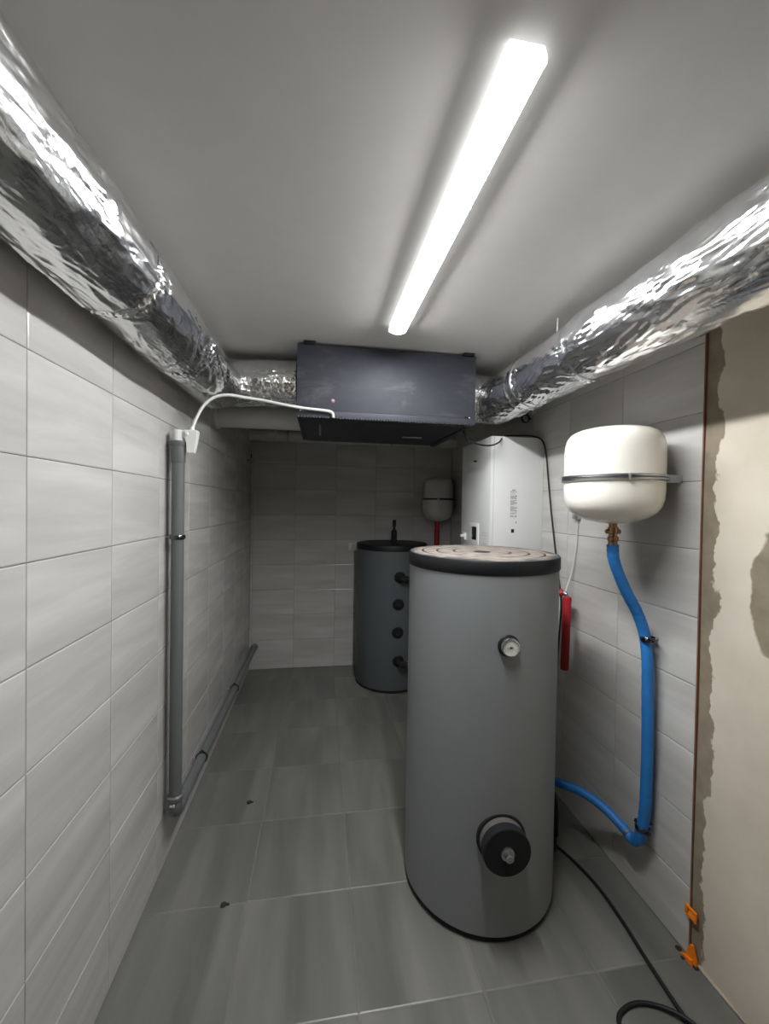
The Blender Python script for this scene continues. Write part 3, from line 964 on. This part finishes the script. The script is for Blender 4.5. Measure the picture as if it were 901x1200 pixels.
while z > 1.577:
    x = 1.148
    wmax = rng.choice((.016, .024, .03, .03))
    while x < 1.148 + wmax:
        ww = rng.uniform(.003, .008)
        g.box((x, QY0 - .0008, z), (min(x + ww, 1.184), QY0 + .001, z + .0022))
        x += ww + .002
    if rng.random() < .35:
        g.box((1.180, QY0 - .0008, z), (1.189, QY0 + .001, z + .003))
    z -= rng.choice((.0045, .0045, .0045, .011))
g.box((1.158, QY0 - .0008, 1.748), (1.180, QY0 + .001, 1.752))
g.box((1.183, QY0 - .0008, 1.548), (1.190, QY0 + .001, 1.555))
tag(part('side_print', g, 'ink', t, 'column of tiny grey print', smooth=False), None, kind='stuff')
part('dark_sticker', G().box((1.156, QY0 - .001, 1.488), (1.174, QY0 + .001, 1.510)), 'screen', t, 'small dark square sticker', smooth=False)
part('side_seam', G().box((QX + .018, QY0 - .0012, QZ0 + .004), (QX + .021, QY0 + .001, QZ1 - .004)), 'panel_grey', t, smooth=False)

bc = [(.825, 2.31, 2.103), (.829, 2.295, 2.075), (.843, 2.28, 2.04), (.871, 2.265, 2.018), (.928, 2.258, 2.004), (.986, 2.262, 2.006), (1.05, 2.30, 2.033), (1.10, 2.36, 2.075), (1.15, 2.42, 2.094),
      (1.22, 2.42, 2.100), (1.29, 2.365, 2.092), (1.338, 2.315, 2.055), (1.352, 2.29, 1.95), (1.352, 2.266, 1.825), (1.352, 2.225, 1.62), (1.352, 2.178, 1.42), (1.352, 2.15, 1.30),
      (1.35, 2.12, 1.20), (1.35, 2.10, 1.08), (1.352, 2.13, .8), (1.352, 2.16, .5), (1.35, 2.15, .25)]
plainmesh('black_cable', G().tube(bc, .0048, 10, 8), 'black', 'thin black cable sagging from the dark unit over the boiler and down the wall', 'cable', bc[4])

fc = [(1.03, 1.80, .37), (1.075, 1.765, .36), (1.098, 1.73, .31), (1.100, 1.715, .22), (1.100, 1.715, .11), (1.115, 1.735, .03), (1.150, 1.775, .0075), (1.185, 1.68, .007), (1.205, 1.58, .007), (1.209, 1.50, .007), (1.203, 1.39, .007),
      (1.191, 1.27, .007), (1.183, 1.16, .007), (1.178, 1.09, .007), (1.15, 1.055, .007), (1.08, 1.03, .007), (1.00, 1.05, .007), (.957, 1.105, .007), (.975, 1.148, .007),
      (1.045, 1.168, .007), (1.11, 1.155, .008), (1.160, 1.118, .016), (1.186, 1.083, .020), (1.22, 1.03, .012), (1.26, .95, .007), (1.28, .8, .007), (1.25, .6, .007)]
t = thing('floor_cable', 'black power cable snaking over the floor tiles from behind the large tank', 'cable', (1.2, 1.4, 0))
part('cable', G().tube(fc, .0068, 12, 8), 'black', t)
part('cable_sleeve', G().tube([(1.088, 1.745, .335), (1.100, 1.718, .26), (1.101, 1.715, .12)], .011, 12, 6), 'rubber', t)

# ------------------------------------------------------------------ orange levelling clips, socket, debris
t = thing('levelling_clip', 'square orange tile clip on the tile edge, the upper of two', 'clip', (XR, 1.262, .17))
g = G()
for a, b, c, d in ((1.240, 1.286, .180, .190), (1.240, 1.286, .150, .160), (1.240, 1.252, .158, .182), (1.274, 1.286, .158, .182)):
    g.box((XR - .010, a, c), (XR - .0005, b, d), .003)
part('frame', g, 'orange', t)
part('wedge', G().prism([(XR - .013, .164), (XR - .001, .163), (XR - .001, .178), (XR - .008, .177)], 1.244, 1.270, 'xz'), 'orange', t, smooth=False)
t = thing('levelling_clip', 'orange tile wedge at the foot of the tile edge on the floor, lower of two', 'clip', (XR, 1.25, .03))
part('frame', G().prism([(1.280, 0), (1.232, 0), (1.238, .025), (1.251, .062), (1.259, .062)], XR - .012, XR - .0006, 'yz'), 'orange', t, smooth=False)
part('wedge', G().prism([(1.290, 0), (1.240, 0), (1.245, .018), (1.275, .010)], XR - .022, XR - .011, 'yz'), 'orange', t, smooth=False)
for k, (x, y, s_) in enumerate(((1.345, 1.30, .010), (1.333, 1.270, .008), (1.352, 1.235, .011))):
    g = G()
    rr = random.Random(k + 40)
    g.lathe([(s_ * rr.uniform(.6, 1), 0), (s_ * rr.uniform(.8, 1.2), s_ * .35), (s_ * .4, s_ * .6)], (x, y, 0), n=7)
    plainmesh('mortar_crumb', g, 'dirt', ('mortar crumb on the floor just behind the lower orange wedge', 'mortar crumb on the floor left of the lower orange wedge', 'mortar crumb at the plaster foot in front of the orange wedge')[k], 'debris', (x, y, 0), 'mortar crumbs', smooth=False)
for k, (x, y, s_, lab) in enumerate(((-.365, 2.284, .013, 'dark crumb on the floor tiles nearest the left wall clamp'), (-.369, 1.708, .012, 'dark crumb on a tile joint, the nearest to the viewer'))):
    g = G()
    rr = random.Random(k + 70)
    g.lathe([(s_ * rr.uniform(.7, 1), 0), (s_ * 1.1, s_ * .3), (s_ * .4, s_ * .55)], (x, y, 0), n=7)
    g.box((x, y - .004, .0), (x + .022, y + .003, .005))
    plainmesh('floor_crumb', g, 'dirt', lab, 'debris', (x, y, 0), smooth=False)
t = thing('wall_socket', 'small pale wall socket on the back wall left of the smaller tank', 'socket', (.32, YB, 1.225))
part('plate', G().box((.282, YB - .011, 1.184), (.362, YB, 1.266), .003), 'panel_grey', t)
part('rocker', G().box((.290, YB - .015, 1.192), (.312, YB - .010, 1.258), .001), 'white', t)
part('insert', G().lathe([(.019, 0), (.017, .002)], (.338, YB - .0105, 1.222), (0, -1, 0), 24), 'tile_wall', t)
